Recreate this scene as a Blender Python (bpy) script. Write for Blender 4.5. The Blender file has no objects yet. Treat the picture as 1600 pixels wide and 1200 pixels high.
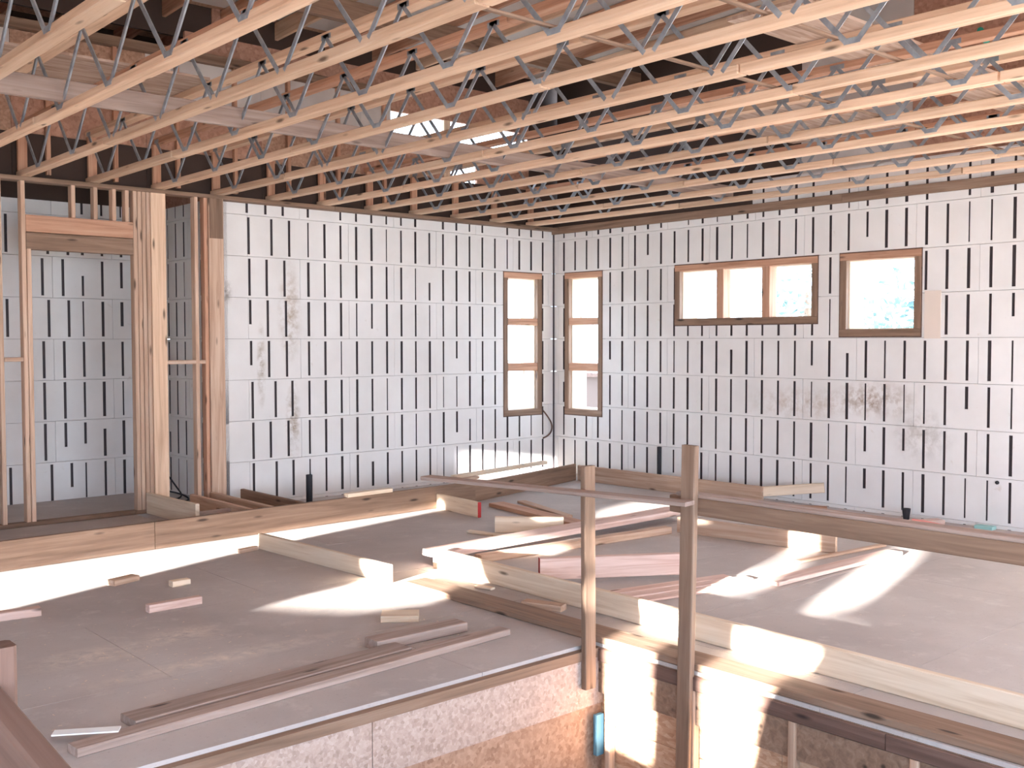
import bpy, bmesh, math, random
from mathutils import Vector, Matrix
from mathutils.geometry import delaunay_2d_cdt
random.seed(7)
sc = bpy.context.scene
COL = sc.collection

# ------------------------------------------------------------------ camera, sky, sun, exposure
CAM = Vector((-9.516, -9.901, 1.7026))
R_ = Vector((0.747890, -0.663821, -0.001396)); U_ = Vector((0.028322, 0.029807, 0.999154)); F_ = Vector((0.663219, 0.747297, -0.041093))
cam = bpy.data.objects.new('camera', bpy.data.cameras.new('camera')); COL.objects.link(cam)
cam.matrix_world = Matrix(((R_.x, U_.x, -F_.x, CAM.x), (R_.y, U_.y, -F_.y, CAM.y), (R_.z, U_.z, -F_.z, CAM.z), (0, 0, 0, 1)))
cam.data.sensor_width = 36.0; cam.data.lens = 36.0 * 1637.99 / 1600.0
cam.data.clip_start = 0.05; cam.data.clip_end = 300
sc.camera = cam

sc.view_settings.view_transform = 'Standard'; sc.view_settings.look = 'None'
sc.view_settings.gamma = 1.0; sc.view_settings.use_curve_mapping = False
sc.view_settings.exposure = 1.2
sc.cycles.use_denoising = True
sc.cycles.max_bounces = 10; sc.cycles.diffuse_bounces = 7
sc.cycles.sample_clamp_indirect = 12.0

SKY = 6.0
w = bpy.data.worlds.new('sky'); sc.world = w; w.use_nodes = True
bg = w.node_tree.nodes['Background']; bg.inputs[0].default_value = (0.64, 0.84, 1.09, 1); bg.inputs[1].default_value = SKY

SUN = Vector((1.0, 0.27, -0.16)).normalized()          # the low sun comes in from the left
sl = bpy.data.lights.new('sun', 'SUN'); sl.energy = 38.0; sl.angle = math.radians(0.9); sl.color = (1.0, 0.97, 0.93)
so = bpy.data.objects.new('sun', sl); COL.objects.link(so)
so.rotation_euler = SUN.to_track_quat('-Z', 'Y').to_euler(); so.location = (-30, -12, 8)

def portal(name, loc, direction, sx, sy):              # guides sky light through a real opening, adds none of its own
    l = bpy.data.lights.new(name, 'AREA'); l.shape = 'RECTANGLE'; l.size = sx; l.size_y = sy; l.energy = 1.0
    l.cycles.is_portal = True
    o = bpy.data.objects.new(name, l); COL.objects.link(o); o.location = loc
    o.rotation_euler = Vector(direction).to_track_quat('-Z', 'Y').to_euler()

# ------------------------------------------------------------------ materials
def lin(c): return tuple(((v/255)/12.92 if v/255 <= 0.04045 else ((v/255+0.055)/1.055)**2.4) for v in c)
class NT:
    def __init__(s, name, rough=0.7, metal=0.0, spec=0.3):
        s.m = bpy.data.materials.new(name); s.m.use_nodes = True; s.t = s.m.node_tree; s.n = s.t.nodes
        s.b = s.n['Principled BSDF']; s.b.inputs['Roughness'].default_value = rough; s.b.inputs['Metallic'].default_value = metal
        s.b.inputs['Specular IOR Level'].default_value = spec
    def add(s, kind, **kw):
        x = s.n.new(kind)
        for k, v in kw.items(): setattr(x, k, v)
        return x
    def link(s, a, b): s.t.links.new(a, b)
    def coord(s, scale, which='Object'):
        tc = s.add('ShaderNodeTexCoord'); mp = s.add('ShaderNodeMapping'); mp.inputs['Scale'].default_value = scale
        s.link(tc.outputs[which], mp.inputs[0]); return mp.outputs[0]
    def noise(s, co, scale=1.0, detail=4.0, rough=0.55, dist=0.0):
        x = s.add('ShaderNodeTexNoise'); x.inputs['Scale'].default_value = scale; x.inputs['Detail'].default_value = detail
        x.inputs['Roughness'].default_value = rough; x.inputs['Distortion'].default_value = dist
        s.link(co, x.inputs['Vector']); return x.outputs['Fac']
    def ramp(s, fac, stops):
        x = s.add('ShaderNodeValToRGB'); e = x.color_ramp.elements
        while len(e) < len(stops): e.new(0.5)
        for i, (p, c) in enumerate(stops): e[i].position = p; e[i].color = (*c, 1)
        s.link(fac, x.inputs[0]); return x.outputs[0]
    def mix(s, fac, a, b, blend='MIX'):
        x = s.add('ShaderNodeMix', data_type='RGBA', blend_type=blend)
        for sock, v in ((x.inputs[0], fac), (x.inputs[6], a), (x.inputs[7], b)):
            if hasattr(v, 'links'): s.link(v, sock)
            else: sock.default_value = v if isinstance(v, float) else (*v, 1)
        return x.outputs[2]
    def bump(s, h, strength=0.3, dist=0.01):
        x = s.add('ShaderNodeBump'); x.inputs['Strength'].default_value = strength; x.inputs['Distance'].default_value = dist
        s.link(h, x.inputs['Height']); s.link(x.outputs[0], s.b.inputs['Normal'])
    def done(s, col):
        if hasattr(col, 'links'): s.link(col, s.b.inputs['Base Color'])
        else: s.b.inputs['Base Color'].default_value = (*col, 1)
        return s.m

def wood(name, dark, mid, light, var=0.25, rough=0.75):
    s = NT(name, rough)
    oi = s.add('ShaderNodeObjectInfo')
    tc = s.add('ShaderNodeTexCoord'); mp = s.add('ShaderNodeMapping'); mp.inputs['Scale'].default_value = (1.3, 26, 26)
    off = s.add('ShaderNodeVectorMath', operation='SCALE'); cx = s.add('ShaderNodeCombineXYZ')
    for i in range(3): s.link(oi.outputs['Random'], cx.inputs[i])
    s.link(cx.outputs[0], off.inputs[0]); off.inputs['Scale'].default_value = 37.0
    ad = s.add('ShaderNodeVectorMath', operation='ADD'); s.link(tc.outputs['Object'], ad.inputs[0]); s.link(off.outputs[0], ad.inputs[1])
    s.link(ad.outputs[0], mp.inputs[0])
    g = s.noise(mp.outputs[0], 1.0, 5, 0.6, 0.6)
    c = s.ramp(g, [(0.28, lin(dark)), (0.5, lin(mid)), (0.74, lin(light))])
    mk = s.add('ShaderNodeMapping'); mk.inputs['Scale'].default_value = (2.2, 9, 9); s.link(ad.outputs[0], mk.inputs[0])
    vo = s.add('ShaderNodeTexVoronoi'); vo.inputs['Scale'].default_value = 1.0; s.link(mk.outputs[0], vo.inputs['Vector'])
    kn = s.ramp(vo.outputs['Distance'], [(0.06, (1, 1, 1)), (0.15, (0, 0, 0))])
    c = s.mix(kn, c, lin(tuple(int(v*0.62) for v in dark)))
    hv = s.add('ShaderNodeHueSaturation'); mr = s.add('ShaderNodeMapRange')
    mr.inputs['To Min'].default_value = 1.0-var; mr.inputs['To Max'].default_value = 1.0+var
    s.link(oi.outputs['Random'], mr.inputs[0]); s.link(mr.outputs[0], hv.inputs['Value']); s.link(c, hv.inputs['Color'])
    s.bump(g, 0.25, 0.004)
    return s.done(hv.outputs[0])

M = {}
M['stud'] = wood('softwood', (164, 132, 110), (190, 160, 138), (206, 182, 162), 0.14)
M['truss'] = wood('truss_softwood', (190, 156, 130), (214, 182, 154), (226, 200, 174), 0.14)
M['pale'] = wood('fresh_lumber', (198, 172, 146), (220, 200, 176), (230, 214, 194), 0.1)
M['brown'] = wood('weathered_lumber', (110, 88, 72), (134, 108, 90), (152, 128, 110), 0.12)
M['red'] = wood('reddish_lumber', (160, 116, 92), (190, 146, 120), (204, 166, 140), 0.12)
M['pink'] = wood('pinkish_lumber', (186, 150, 136), (210, 182, 170), (226, 204, 196), 0.08)
M['greyboard'] = wood('dusty_lumber', (134, 114, 104), (158, 138, 128), (178, 160, 150), 0.1)
M['darkboard'] = wood('dark_lumber', (84, 64, 56), (104, 80, 70), (118, 94, 84), 0.1)

def mk_foam():
    s = NT('white_foam', 0.85, 0, 0.2)
    co = s.coord((1, 1, 1), 'Object'); oi = s.add('ShaderNodeObjectInfo')
    ge = s.add('ShaderNodeNewGeometry')
    n1 = s.noise(ge.outputs['Position'], 1.1, 5, 0.6); n2 = s.noise(ge.outputs['Position'], 7.0, 4, 0.7, 0.4)
    c = s.ramp(n1, [(0.35, lin((220, 217, 214))), (0.65, lin((231, 229, 227)))])
    st = s.ramp(n2, [(0.66, (0, 0, 0)), (0.8, (0.5, 0.5, 0.5))])
    c = s.mix(st, c, lin((186, 170, 150)))
    # a pale dirty smear where mud has been rubbed on the right-hand wall below the square window, and streaks on the back wall
    def smear(cx, r, amt, colr, c):
        sub = s.add('ShaderNodeVectorMath', operation='SUBTRACT'); s.link(ge.outputs['Position'], sub.inputs[0]); sub.inputs[1].default_value = cx
        dv = s.add('ShaderNodeVectorMath', operation='DIVIDE'); s.link(sub.outputs[0], dv.inputs[0]); dv.inputs[1].default_value = r
        le = s.add('ShaderNodeVectorMath', operation='LENGTH'); s.link(dv.outputs[0], le.inputs[0])
        mr = s.add('ShaderNodeMapRange'); mr.inputs[1].default_value = 1.0; mr.inputs[2].default_value = 0.1; mr.inputs[3].default_value = 0; mr.inputs[4].default_value = amt
        s.link(le.outputs['Value'], mr.inputs[0])
        nn = s.noise(ge.outputs['Position'], 9.0, 5, 0.7); rr = s.ramp(nn, [(0.42, (0, 0, 0)), (0.62, (1, 1, 1))])
        mu = s.add('ShaderNodeMath', operation='MULTIPLY'); s.link(mr.outputs[0], mu.inputs[0]); s.link(rr, mu.inputs[1])
        return s.mix(mu.outputs[0], c, lin(colr))
    c = smear((0, -4.55, 1.12), (0.3, 0.5, 0.2), 1.0, (150, 126, 104), c)
    c = smear((0, -3.75, 1.05), (0.3, 0.8, 0.2), 0.6, (170, 148, 126), c)
    c = smear((0, -5.05, 0.8), (0.3, 0.35, 0.3), 0.6, (160, 150, 140), c)
    c = smear((-3.88, 0, 2.0), (0.16, 0.3, 0.6), 0.8, (160, 138, 112), c)
    c = smear((-4.22, 0, 1.45), (0.06, 0.3, 0.5), 0.9, (150, 130, 104), c)
    c = smear((-3.85, 0, 0.85), (0.1, 0.3, 0.5), 0.9, (150, 130, 104), c)
    c = smear((-4.6, 0, 2.2), (0.08, 0.3, 0.14), 1.0, (140, 130, 120), c)
    s.bump(n2, 0.12, 0.004)
    return s.done(c)
M['foam'] = mk_foam()
s = NT('slot_plastic', 0.6); M['slot'] = s.done(lin((70, 62, 64)))
s = NT('concrete_grey', 0.9); M['core'] = s.done(lin((150, 146, 142)))  # plain grey of the concrete core behind the blocks
def mk_floor():
    s = NT('dusty_subfloor', 0.75, 0, 0.25)
    ge = s.add('ShaderNodeNewGeometry'); P = ge.outputs['Position']
    n1 = s.noise(P, 0.7, 5, 0.6, 0.3); n2 = s.noise(P, 5.0, 6, 0.7, 0.2); n3 = s.noise(P, 45.0, 3, 0.7)
    c = s.ramp(n1, [(0.3, lin((166, 157, 153))), (0.7, lin((192, 184, 180)))])
    c = s.mix(s.ramp(n2, [(0.55, (0, 0, 0)), (0.75, (0.55, 0.55, 0.55))]), c, lin((206, 199, 193)))
    c = s.mix(s.ramp(n3, [(0.6, (0, 0, 0)), (0.8, (0.5, 0.5, 0.5))]), c, lin((132, 120, 113)))
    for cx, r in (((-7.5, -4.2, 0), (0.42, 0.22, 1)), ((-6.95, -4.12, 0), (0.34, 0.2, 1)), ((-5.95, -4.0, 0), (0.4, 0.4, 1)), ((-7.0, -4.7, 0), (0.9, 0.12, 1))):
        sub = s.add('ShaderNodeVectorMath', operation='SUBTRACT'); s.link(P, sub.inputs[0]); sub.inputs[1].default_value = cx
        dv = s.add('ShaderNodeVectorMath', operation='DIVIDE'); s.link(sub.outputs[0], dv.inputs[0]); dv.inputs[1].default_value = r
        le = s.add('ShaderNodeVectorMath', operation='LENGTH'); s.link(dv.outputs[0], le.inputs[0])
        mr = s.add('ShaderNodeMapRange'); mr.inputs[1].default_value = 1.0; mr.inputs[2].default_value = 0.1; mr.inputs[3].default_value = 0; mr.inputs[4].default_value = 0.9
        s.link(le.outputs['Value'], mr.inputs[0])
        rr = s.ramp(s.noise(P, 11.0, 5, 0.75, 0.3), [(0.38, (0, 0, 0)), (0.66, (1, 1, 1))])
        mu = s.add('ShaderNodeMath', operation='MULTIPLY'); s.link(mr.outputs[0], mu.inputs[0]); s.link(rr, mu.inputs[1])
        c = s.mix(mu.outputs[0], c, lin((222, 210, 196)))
    s.bump(n3, 0.15, 0.003)
    return s.done(c)
M['floor'] = mk_floor()
def mk_osb(name, a, b, c_, scale=9.0, vec=(1, 1, 1)):
    s = NT(name, 0.8)
    ge = s.add('ShaderNodeNewGeometry'); mp = s.add('ShaderNodeMapping'); mp.inputs['Scale'].default_value = vec
    s.link(ge.outputs['Position'], mp.inputs[0])
    vo = s.add('ShaderNodeTexVoronoi'); vo.inputs['Scale'].default_value = scale*2.2; s.link(mp.outputs[0], vo.inputs['Vector'])
    n = s.noise(mp.outputs[0], scale, 5, 0.7, 1.2)
    bw = s.add('ShaderNodeRGBToBW'); s.link(vo.outputs['Color'], bw.inputs[0])
    av = s.add('ShaderNodeMath', operation='MULTIPLY_ADD'); s.link(bw.outputs[0], av.inputs[0]); av.inputs[1].default_value = 0.45
    hf = s.add('ShaderNodeMath', operation='MULTIPLY'); s.link(n, hf.inputs[0]); hf.inputs[1].default_value = 0.6
    s.link(hf.outputs[0], av.inputs[2])
    c = s.ramp(av.outputs[0], [(0.25, lin(a)), (0.5, lin(b)), (0.8, lin(c_))])
    s.bump(av.outputs[0], 0.2, 0.004)
    return s.done(c)
M['osb'] = mk_osb('strand_board', (146, 112, 92), (170, 136, 114), (190, 158, 136), 22.0)
M['osb_pale'] = mk_osb('pale_strand_board', (158, 136, 122), (182, 160, 148), (200, 182, 172), 26.0)
M['osb_red'] = mk_osb('red_brown_board', (150, 110, 92), (172, 132, 112), (190, 152, 132), 14.0)
M['ply'] = mk_osb('grained_plywood', (146, 120, 104), (172, 148, 132), (190, 170, 156), 6.0, (0.3, 3, 0.3))
M['diag'] = mk_osb('diagonal_grain_board', (166, 126, 98), (192, 156, 128), (212, 184, 158), 9.0, (3, 1.2, 3.5))
s = NT('pale_panel', 0.8); ge = s.add('ShaderNodeNewGeometry')
M['panel'] = s.done(s.ramp(s.noise(ge.outputs['Position'], 1.5, 4), [(0.3, lin((186, 180, 176))), (0.7, lin((210, 206, 202)))]))
s = NT('galvanised_steel', 0.42, 0.35, 0.5); ge = s.add('ShaderNodeNewGeometry')
M['steel'] = s.done(s.ramp(s.noise(ge.outputs['Position'], 14, 3), [(0.3, lin((128, 136, 144))), (0.7, lin((168, 176, 184)))]))
s = NT('black_plastic', 0.5); M['black'] = s.done(lin((44, 42, 46)))
s = NT('red_end_paint', 0.6); M['redpaint'] = s.done(lin((168, 44, 46)))
s = NT('blue_tape', 0.6); M['blue'] = s.done(lin((96, 140, 160)))
s = NT('teal_scrap', 0.6); M['teal'] = s.done(lin((160, 204, 200)))
s = NT('pink_cord', 0.6); M['cord'] = s.done(lin((222, 140, 132)))
s = NT('white_tape', 0.6); M['white'] = s.done(lin((232, 232, 230)))
s = NT('green_pencil_line', 0.6); M['green'] = s.done(lin((40, 140, 120)))
s = NT('pale_gravel', 0.95); ge = s.add('ShaderNodeNewGeometry')
M['ground'] = s.done(s.ramp(s.noise(ge.outputs['Position'], 0.6, 5), [(0.3, lin((206, 198, 186))), (0.7, lin((228, 222, 212)))]))
s = NT('blue_green_leaves', 0.7); oi = s.add('ShaderNodeNewGeometry')
M['leaf'] = s.done(s.ramp(s.noise(oi.outputs['Position'], 4, 3), [(0.3, lin((70, 92, 92))), (0.7, lin((120, 140, 130)))]))
s = NT('dark_siding', 0.7); M['siding'] = s.done(lin((92, 74, 66)))
s = NT('slate_roof', 0.6); M['slate'] = s.done(lin((40, 74, 84)))
s = NT('beige_patch', 0.85); M['patch'] = s.done(lin((222, 208, 196)))
s = NT('dark_brown_shade', 0.9); M['dark'] = s.done(lin((70, 56, 50)))  # painted shade for upper walls and eave gap; plain dark elsewhere

# ------------------------------------------------------------------ builders
def link(o, parent=None):
    COL.objects.link(o)
    if parent is not None: o.parent = parent
    return o
def thing(name, label, cat, loc=(0, 0, 0), group=None):
    o = bpy.data.objects.new(name, None); link(o); o.location = loc; o.empty_display_size = 0.1
    o['label'] = label; o['category'] = cat
    if group: o['group'] = group
    return o
def structure(name, label=None, loc=(0, 0, 0)):
    o = bpy.data.objects.new(name, None); link(o); o.location = loc; o['kind'] = 'structure'
    if label: o['label'] = label; o['category'] = name.split('_')[0]
    return o
def tag(o, label, cat, group=None):
    o['label'] = label; o['category'] = cat
    if group: o['group'] = group
    return o
def origin(o):
    v = Vector((0, 0, 0))
    while o is not None: v += o.location; o = o.parent
    return v
def mesh_obj(name, bm, mats, parent=None):
    me = bpy.data.meshes.new(name); bm.normal_update(); bm.to_mesh(me); bm.free()
    for m in (mats if isinstance(mats, (list, tuple)) else [mats]): me.materials.append(M[m])
    return link(bpy.data.objects.new(name, me), parent)
_cache = {}
def board_mesh(L, W, H, mat, endmat=None):
    k = (round(L, 3), round(W, 3), round(H, 3), mat, endmat)
    if k in _cache: return _cache[k]
    b = min(0.005, W*0.2, H*0.2); bm = bmesh.new()
    prof = [(-W/2+b, -H/2), (W/2-b, -H/2), (W/2, -H/2+b), (W/2, H/2-b), (W/2-b, H/2), (-W/2+b, H/2), (-W/2, H/2-b), (-W/2, -H/2+b)]
    a = [bm.verts.new((-L/2, y, z)) for y, z in prof]; c = [bm.verts.new((L/2, y, z)) for y, z in prof]
    for i in range(8):
        j = (i+1) % 8; bm.faces.new((a[i], a[j], c[j], c[i]))
    f1 = bm.faces.new(a[::-1]); f2 = bm.faces.new(c)
    if endmat: f1.material_index = 1
    bmesh.ops.recalc_face_normals(bm, faces=bm.faces)
    me = bpy.data.meshes.new('board'); bm.to_mesh(me); bm.free(); me.materials.append(M[mat])
    if endmat: me.materials.append(M[endmat])
    _cache[k] = me; return me
def board(name, p0, p1, W, H, mat, parent=None, up=None, endmat=None):
    """a length of lumber from p0 to p1 (its centre line, world), W across, H up."""
    p0 = Vector(p0); p1 = Vector(p1); d = p1-p0; L = d.length; x = d/L
    if up is None: up = Vector((0, 0, 1)) if abs(x.z) < 0.9 else Vector((0, -1, 0))
    y = Vector(up).cross(x).normalized(); z = x.cross(y)
    o = bpy.data.objects.new(name, board_mesh(L, W, H, mat, endmat)); link(o, parent)
    c = (p0+p1)/2 - (origin(parent) if parent else Vector())
    o.matrix_local = Matrix(((x.x, y.x, z.x, c.x), (x.y, y.y, z.y, c.y), (x.z, y.z, z.z, c.z), (0, 0, 0, 1)))
    return o
def lumber(label, p0, p1, W, H, mat, cat='lumber', group=None, name='lumber_board', endmat=None, up=None):
    o = board(name, p0, p1, W, H, mat, None, up, endmat); return tag(o, label, cat, group)
def box(bm, lo, hi, mi=0):
    v = [bm.verts.new((x, y, z)) for x in (lo[0], hi[0]) for y in (lo[1], hi[1]) for z in (lo[2], hi[2])]
    for q in ((0, 1, 3, 2), (4, 6, 7, 5), (0, 4, 5, 1), (2, 3, 7, 6), (0, 2, 6, 4), (1, 5, 7, 3)):
        bm.faces.new([v[i] for i in q]).material_index = mi
def boxobj(name, lo, hi, mat, parent=None):
    c = Vector([(a+b)/2 for a, b in zip(lo, hi)]); bm = bmesh.new()
    h = [abs(b-a)/2 for a, b in zip(lo, hi)]; box(bm, [-v for v in h], h)
    o = mesh_obj(name, bm, mat, parent); o.location = c-(origin(parent) if parent else Vector()); return o
def tube(name, pts, r, mat, parent=None, n=8):
    cu = bpy.data.curves.new(name, 'CURVE'); cu.dimensions = '3D'; cu.bevel_depth = r; cu.bevel_resolution = 2; cu.use_fill_caps = True
    sp = cu.splines.new('NURBS' if len(pts) > 2 else 'POLY'); sp.points.add(len(pts)-1)
    for i, p in enumerate(pts): sp.points[i].co = (*p, 1)
    if len(pts) > 2: sp.use_endpoint_u = True; sp.order_u = 3
    cu.resolution_u = 6
    t = bpy.data.objects.new(name, cu); COL.objects.link(t)
    dg = bpy.context.evaluated_depsgraph_get(); me = bpy.data.meshes.new_from_object(t.evaluated_get(dg)); bpy.data.objects.remove(t)
    me.materials.clear(); me.materials.append(M[mat]); me.name = name
    o = link(bpy.data.objects.new(name, me), parent)
    return o
def pipe(bm, x, y, z0, z1, r, n=14, wall=0.006, mi=0):
    rings = []
    for rr, z in ((r, z0), (r, z1), (r-wall, z1), (r-wall, z0)):
        rings.append([bm.verts.new((x+rr*math.cos(2*math.pi*i/n), y+rr*math.sin(2*math.pi*i/n), z)) for i in range(n)])
    for a, b in zip(rings, rings[1:]):
        for i in range(n): bm.faces.new((a[i], a[(i+1) % n], b[(i+1) % n], b[i])).material_index = mi

# ------------------------------------------------------------------ the setting: insulated-form walls
CRS = 0.4233; Z0 = 2.9974                       # course height, top seam
def block_mesh(u0, u1, v0, v1, slots, holes):
    """one foam block in wall coordinates (u along, v up, w into the wall); slots = (ua,ub,va,vb) recessed, holes = openings left out."""
    us = {u0, u1}; vs = {v0, v1}
    for a, b, c, d in slots+holes:
        for q in (a, b):
            if u0 < q < u1: us.add(q)
        for q in (c, d):
            if v0 < q < v1: vs.add(q)
    us = sorted(us); vs = sorted(vs); D = 0.055
    def kind(i, j):
        if not (0 <= i < len(us)-1 and 0 <= j < len(vs)-1): return 2
        cu = (us[i]+us[i+1])/2; cv = (vs[j]+vs[j+1])/2
        for a, b, c, d in holes:
            if a < cu < b and c < cv < d: return 2
        for a, b, c, d in slots:
            if a < cu < b and c < cv < d: return 1
        return 0
    dep = (0.0, 0.016, D)
    bm = bmesh.new(); vc = {}
    def V(u, v, w_):
        k = (round(u, 4), round(v, 4), round(w_, 4))
        if k not in vc: vc[k] = bm.verts.new(k)
        return vc[k]
    def F(pts, mi):
        try: bm.faces.new([V(*p) for p in pts]).material_index = mi
        except ValueError: pass
    nf = 0
    for i in range(len(us)-1):
        for j in range(len(vs)-1):
            k = kind(i, j)
            if k == 2: continue
            nf += 1; a, b, c, d = us[i], us[i+1], vs[j], vs[j+1]; w_ = dep[k]
            F([(a, c, w_), (b, c, w_), (b, d, w_), (a, d, w_)], 1 if k else 0)
            for di, dj, e in ((-1, 0, ((a, d), (a, c))), (1, 0, ((b, c), (b, d))), (0, -1, ((a, c), (b, c))), (0, 1, ((b, d), (a, d)))):
                k2 = kind(i+di, j+dj); w2 = dep[k2]
                if w2 > w_:
                    (p, q), (r, t) = e
                    F([(p, q, w_), (p, q, w2), (r, t, w2), (r, t, w_)], 1 if ((k and k2 == 2) or (k == 0 and k2 == 1)) else 0)
    if nf == 0: bm.free(); return None
    return bm
def icf_wall(root, frame, ulen, uoff, holes, vtop, vbot=0.0, oddslots=None, seed=0):
    """frame(u,v,w)->world; blocks six slots long; the joints between them stay 3 mm open."""
    rnd = random.Random(seed); S = 0.2032; base = origin(root)
    ex = frame(1, 0, 0)-frame(0, 0, 0); ey = frame(0, 1, 0)-frame(0, 0, 0); ez = frame(0, 0, 1)-frame(0, 0, 0); og = frame(0, 0, 0)-base
    mw = Matrix(((ex.x, ey.x, ez.x, og.x), (ex.y, ey.y, ez.y, og.y), (ex.z, ey.z, ez.z, og.z), (0, 0, 0, 1)))
    k = -3; row = 0
    while True:
        vb = Z0-k*CRS; va = vb-CRS                     # this course spans va..vb
        if va >= vtop: k += 1; continue
        if vb <= vbot+0.02: break
        lo = max(va, vbot); hi = min(vb, vtop)
        shift = (row % 2)*3
        i0 = -6+shift
        while True:
            ua = uoff+(i0-0.5)*S; ub = ua+6*S
            a = max(ua, 0.0); b = min(ub, ulen)
            if a >= ulen: break
            if b-a > 0.02:
                sl = []
                for q in range(6):
                    c = uoff+(i0+q)*S
                    if oddslots is not None and c > oddslots[0]: continue
                    if not (0.01 < c < ulen-0.01): continue
                    t = 0.0145*rnd.uniform(0.75, 1.1)
                    y0 = va+0.028; y1 = vb-0.028
                    r = rnd.random()
                    if r < 0.035: y0 = va+rnd.uniform(0.1, 0.2)
                    elif r < 0.06: y1 = vb-rnd.uniform(0.1, 0.2)
                    elif r < 0.2: t *= 0.55
                    sl.append((c-t, c+t, y0, y1))
                if oddslots is not None:
                    for c in oddslots[1][row % 8]:
                        if a < c < b: sl.append((c-0.0135, c+0.0135, va+rnd.choice((0.022, 0.022, 0.022, 0.15)), vb-0.022))
                g = 0.0018
                bm = block_mesh(a+g, b-g, lo+(g if lo > vbot else 0), hi-(g if hi < vtop else 0), sl, holes)
                if bm is not None:
                    o = mesh_obj('foam_block', bm, ['foam', 'slot'], root); o.matrix_local = mw
            i0 += 6
        k += 1; row += 1
def core(root, frame, ulen, v0, v1, holes, w0=0.052, w1=0.30, mat='core'):
    bm = block_mesh(0, ulen, v0, v1, [], holes)
    for v in bm.verts: v.co.z = w0 if v.co.z < 0.01 else w1
    g = bmesh.ops.duplicate(bm, geom=[f for f in bm.faces if all(abs(v.co.z-w0) < 1e-5 for v in f.verts)])
    for e in g['geom']:
        if isinstance(e, bmesh.types.BMVert): e.co.z = w1
    ex = frame(1, 0, 0)-frame(0, 0, 0); ey = frame(0, 1, 0)-frame(0, 0, 0); ez = frame(0, 0, 1)-frame(0, 0, 0); og = frame(0, 0, 0)-origin(root)
    o = mesh_obj('concrete_core', bm, mat, root)
    o.matrix_local = Matrix(((ex.x, ey.x, ez.x, og.x), (ex.y, ey.y, ez.y, og.y), (ex.z, ey.z, ez.z, og.z), (0, 0, 0, 1)))

# back wall: u runs left from the corner, right wall: u runs from the corner towards the camera
fB = lambda u, v, w_: Vector((-u, w_, v))
fR = lambda u, v, w_: Vector((w_, -u, v))
W1 = (0.207, 0.876, 0.745, 2.575); W2 = (0.203, 0.88, 0.747, 2.58); W3 = (2.023, 3.92, 1.87, 2.58); W4 = (4.157, 5.035, 1.732, 2.582)
odd = [[4.367, 4.155, 3.953], [4.35, 4.088, 3.88], [4.345, 4.148, 3.94], [4.34, 4.14, 3.926], [4.335, 4.13, 3.92], [4.324, 4.058, 3.858], [4.32, 4.12, 3.91], [4.32, 4.055, 3.854]]
wall_back = structure('wall_back'); wall_right = structure('wall_right')
icf_wall(wall_back, fB, 4.69, 0.197, [W1], 3.15, 0.0, (3.72, odd), 1)
core(wall_back, fB, 4.69, 0.0, 3.15, [W1])
icf_wall(wall_right, fR, 15.0, 0.1924, [W2, W3, W4], 3.43, 0.0, None, 2)
core(wall_right, fR, 15.0, -0.3, 3.43, [W2, W3, W4])
board('corner_joint', (-0.006, -0.006, 0.02), (-0.006, -0.006, 3.1), 0.02, 0.02, 'slot', wall_right)
# alcove behind the stud partition
wall_alcove = structure('wall_alcove', None, (0, 1.3, 0)); wall_side = structure('wall_alcove_side', None, (-4.69, 0, 0))
fA = lambda u, v, w_: Vector((-4.69-u, 1.3+w_, v))
fS = lambda u, v, w_: Vector((-4.69+w_, 1.3-u, v))
oA = [1.084+0.2032*i for i in range(27)]; oB = [1.03+0.2*i for i in range(27)]
odd2 = [oA, oB, oA, oB, oA, oA, oA, oB]
icf_wall(wall_alcove, fA, 6.6, 0.07, [], 3.14, 0.05, (0.9, odd2), 3)
core(wall_alcove, fA, 6.6, 0.05, 3.14, [])
icf_wall(wall_side, fS, 1.3, 0.1, [], 3.15, 0.05, None, 4)
core(wall_side, fS, 1.3, 0.05, 3.15, [], 0.052, 0.1)
bm = bmesh.new(); box(bm, (-11.5, 1.32, 3.14), (-4.5, 1.6, 5.3)); mesh_obj('upper_sheathing', bm, 'dark', wall_alcove).location = (0, -1.3, 0)
bm = bmesh.new(); box(bm, (-4.69, 0.06, 3.15), (-4.6, 1.6, 5.4)); mesh_obj('upper_sheathing', bm, 'osb_red', wall_side).location = (4.69, 0, 0)

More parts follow.
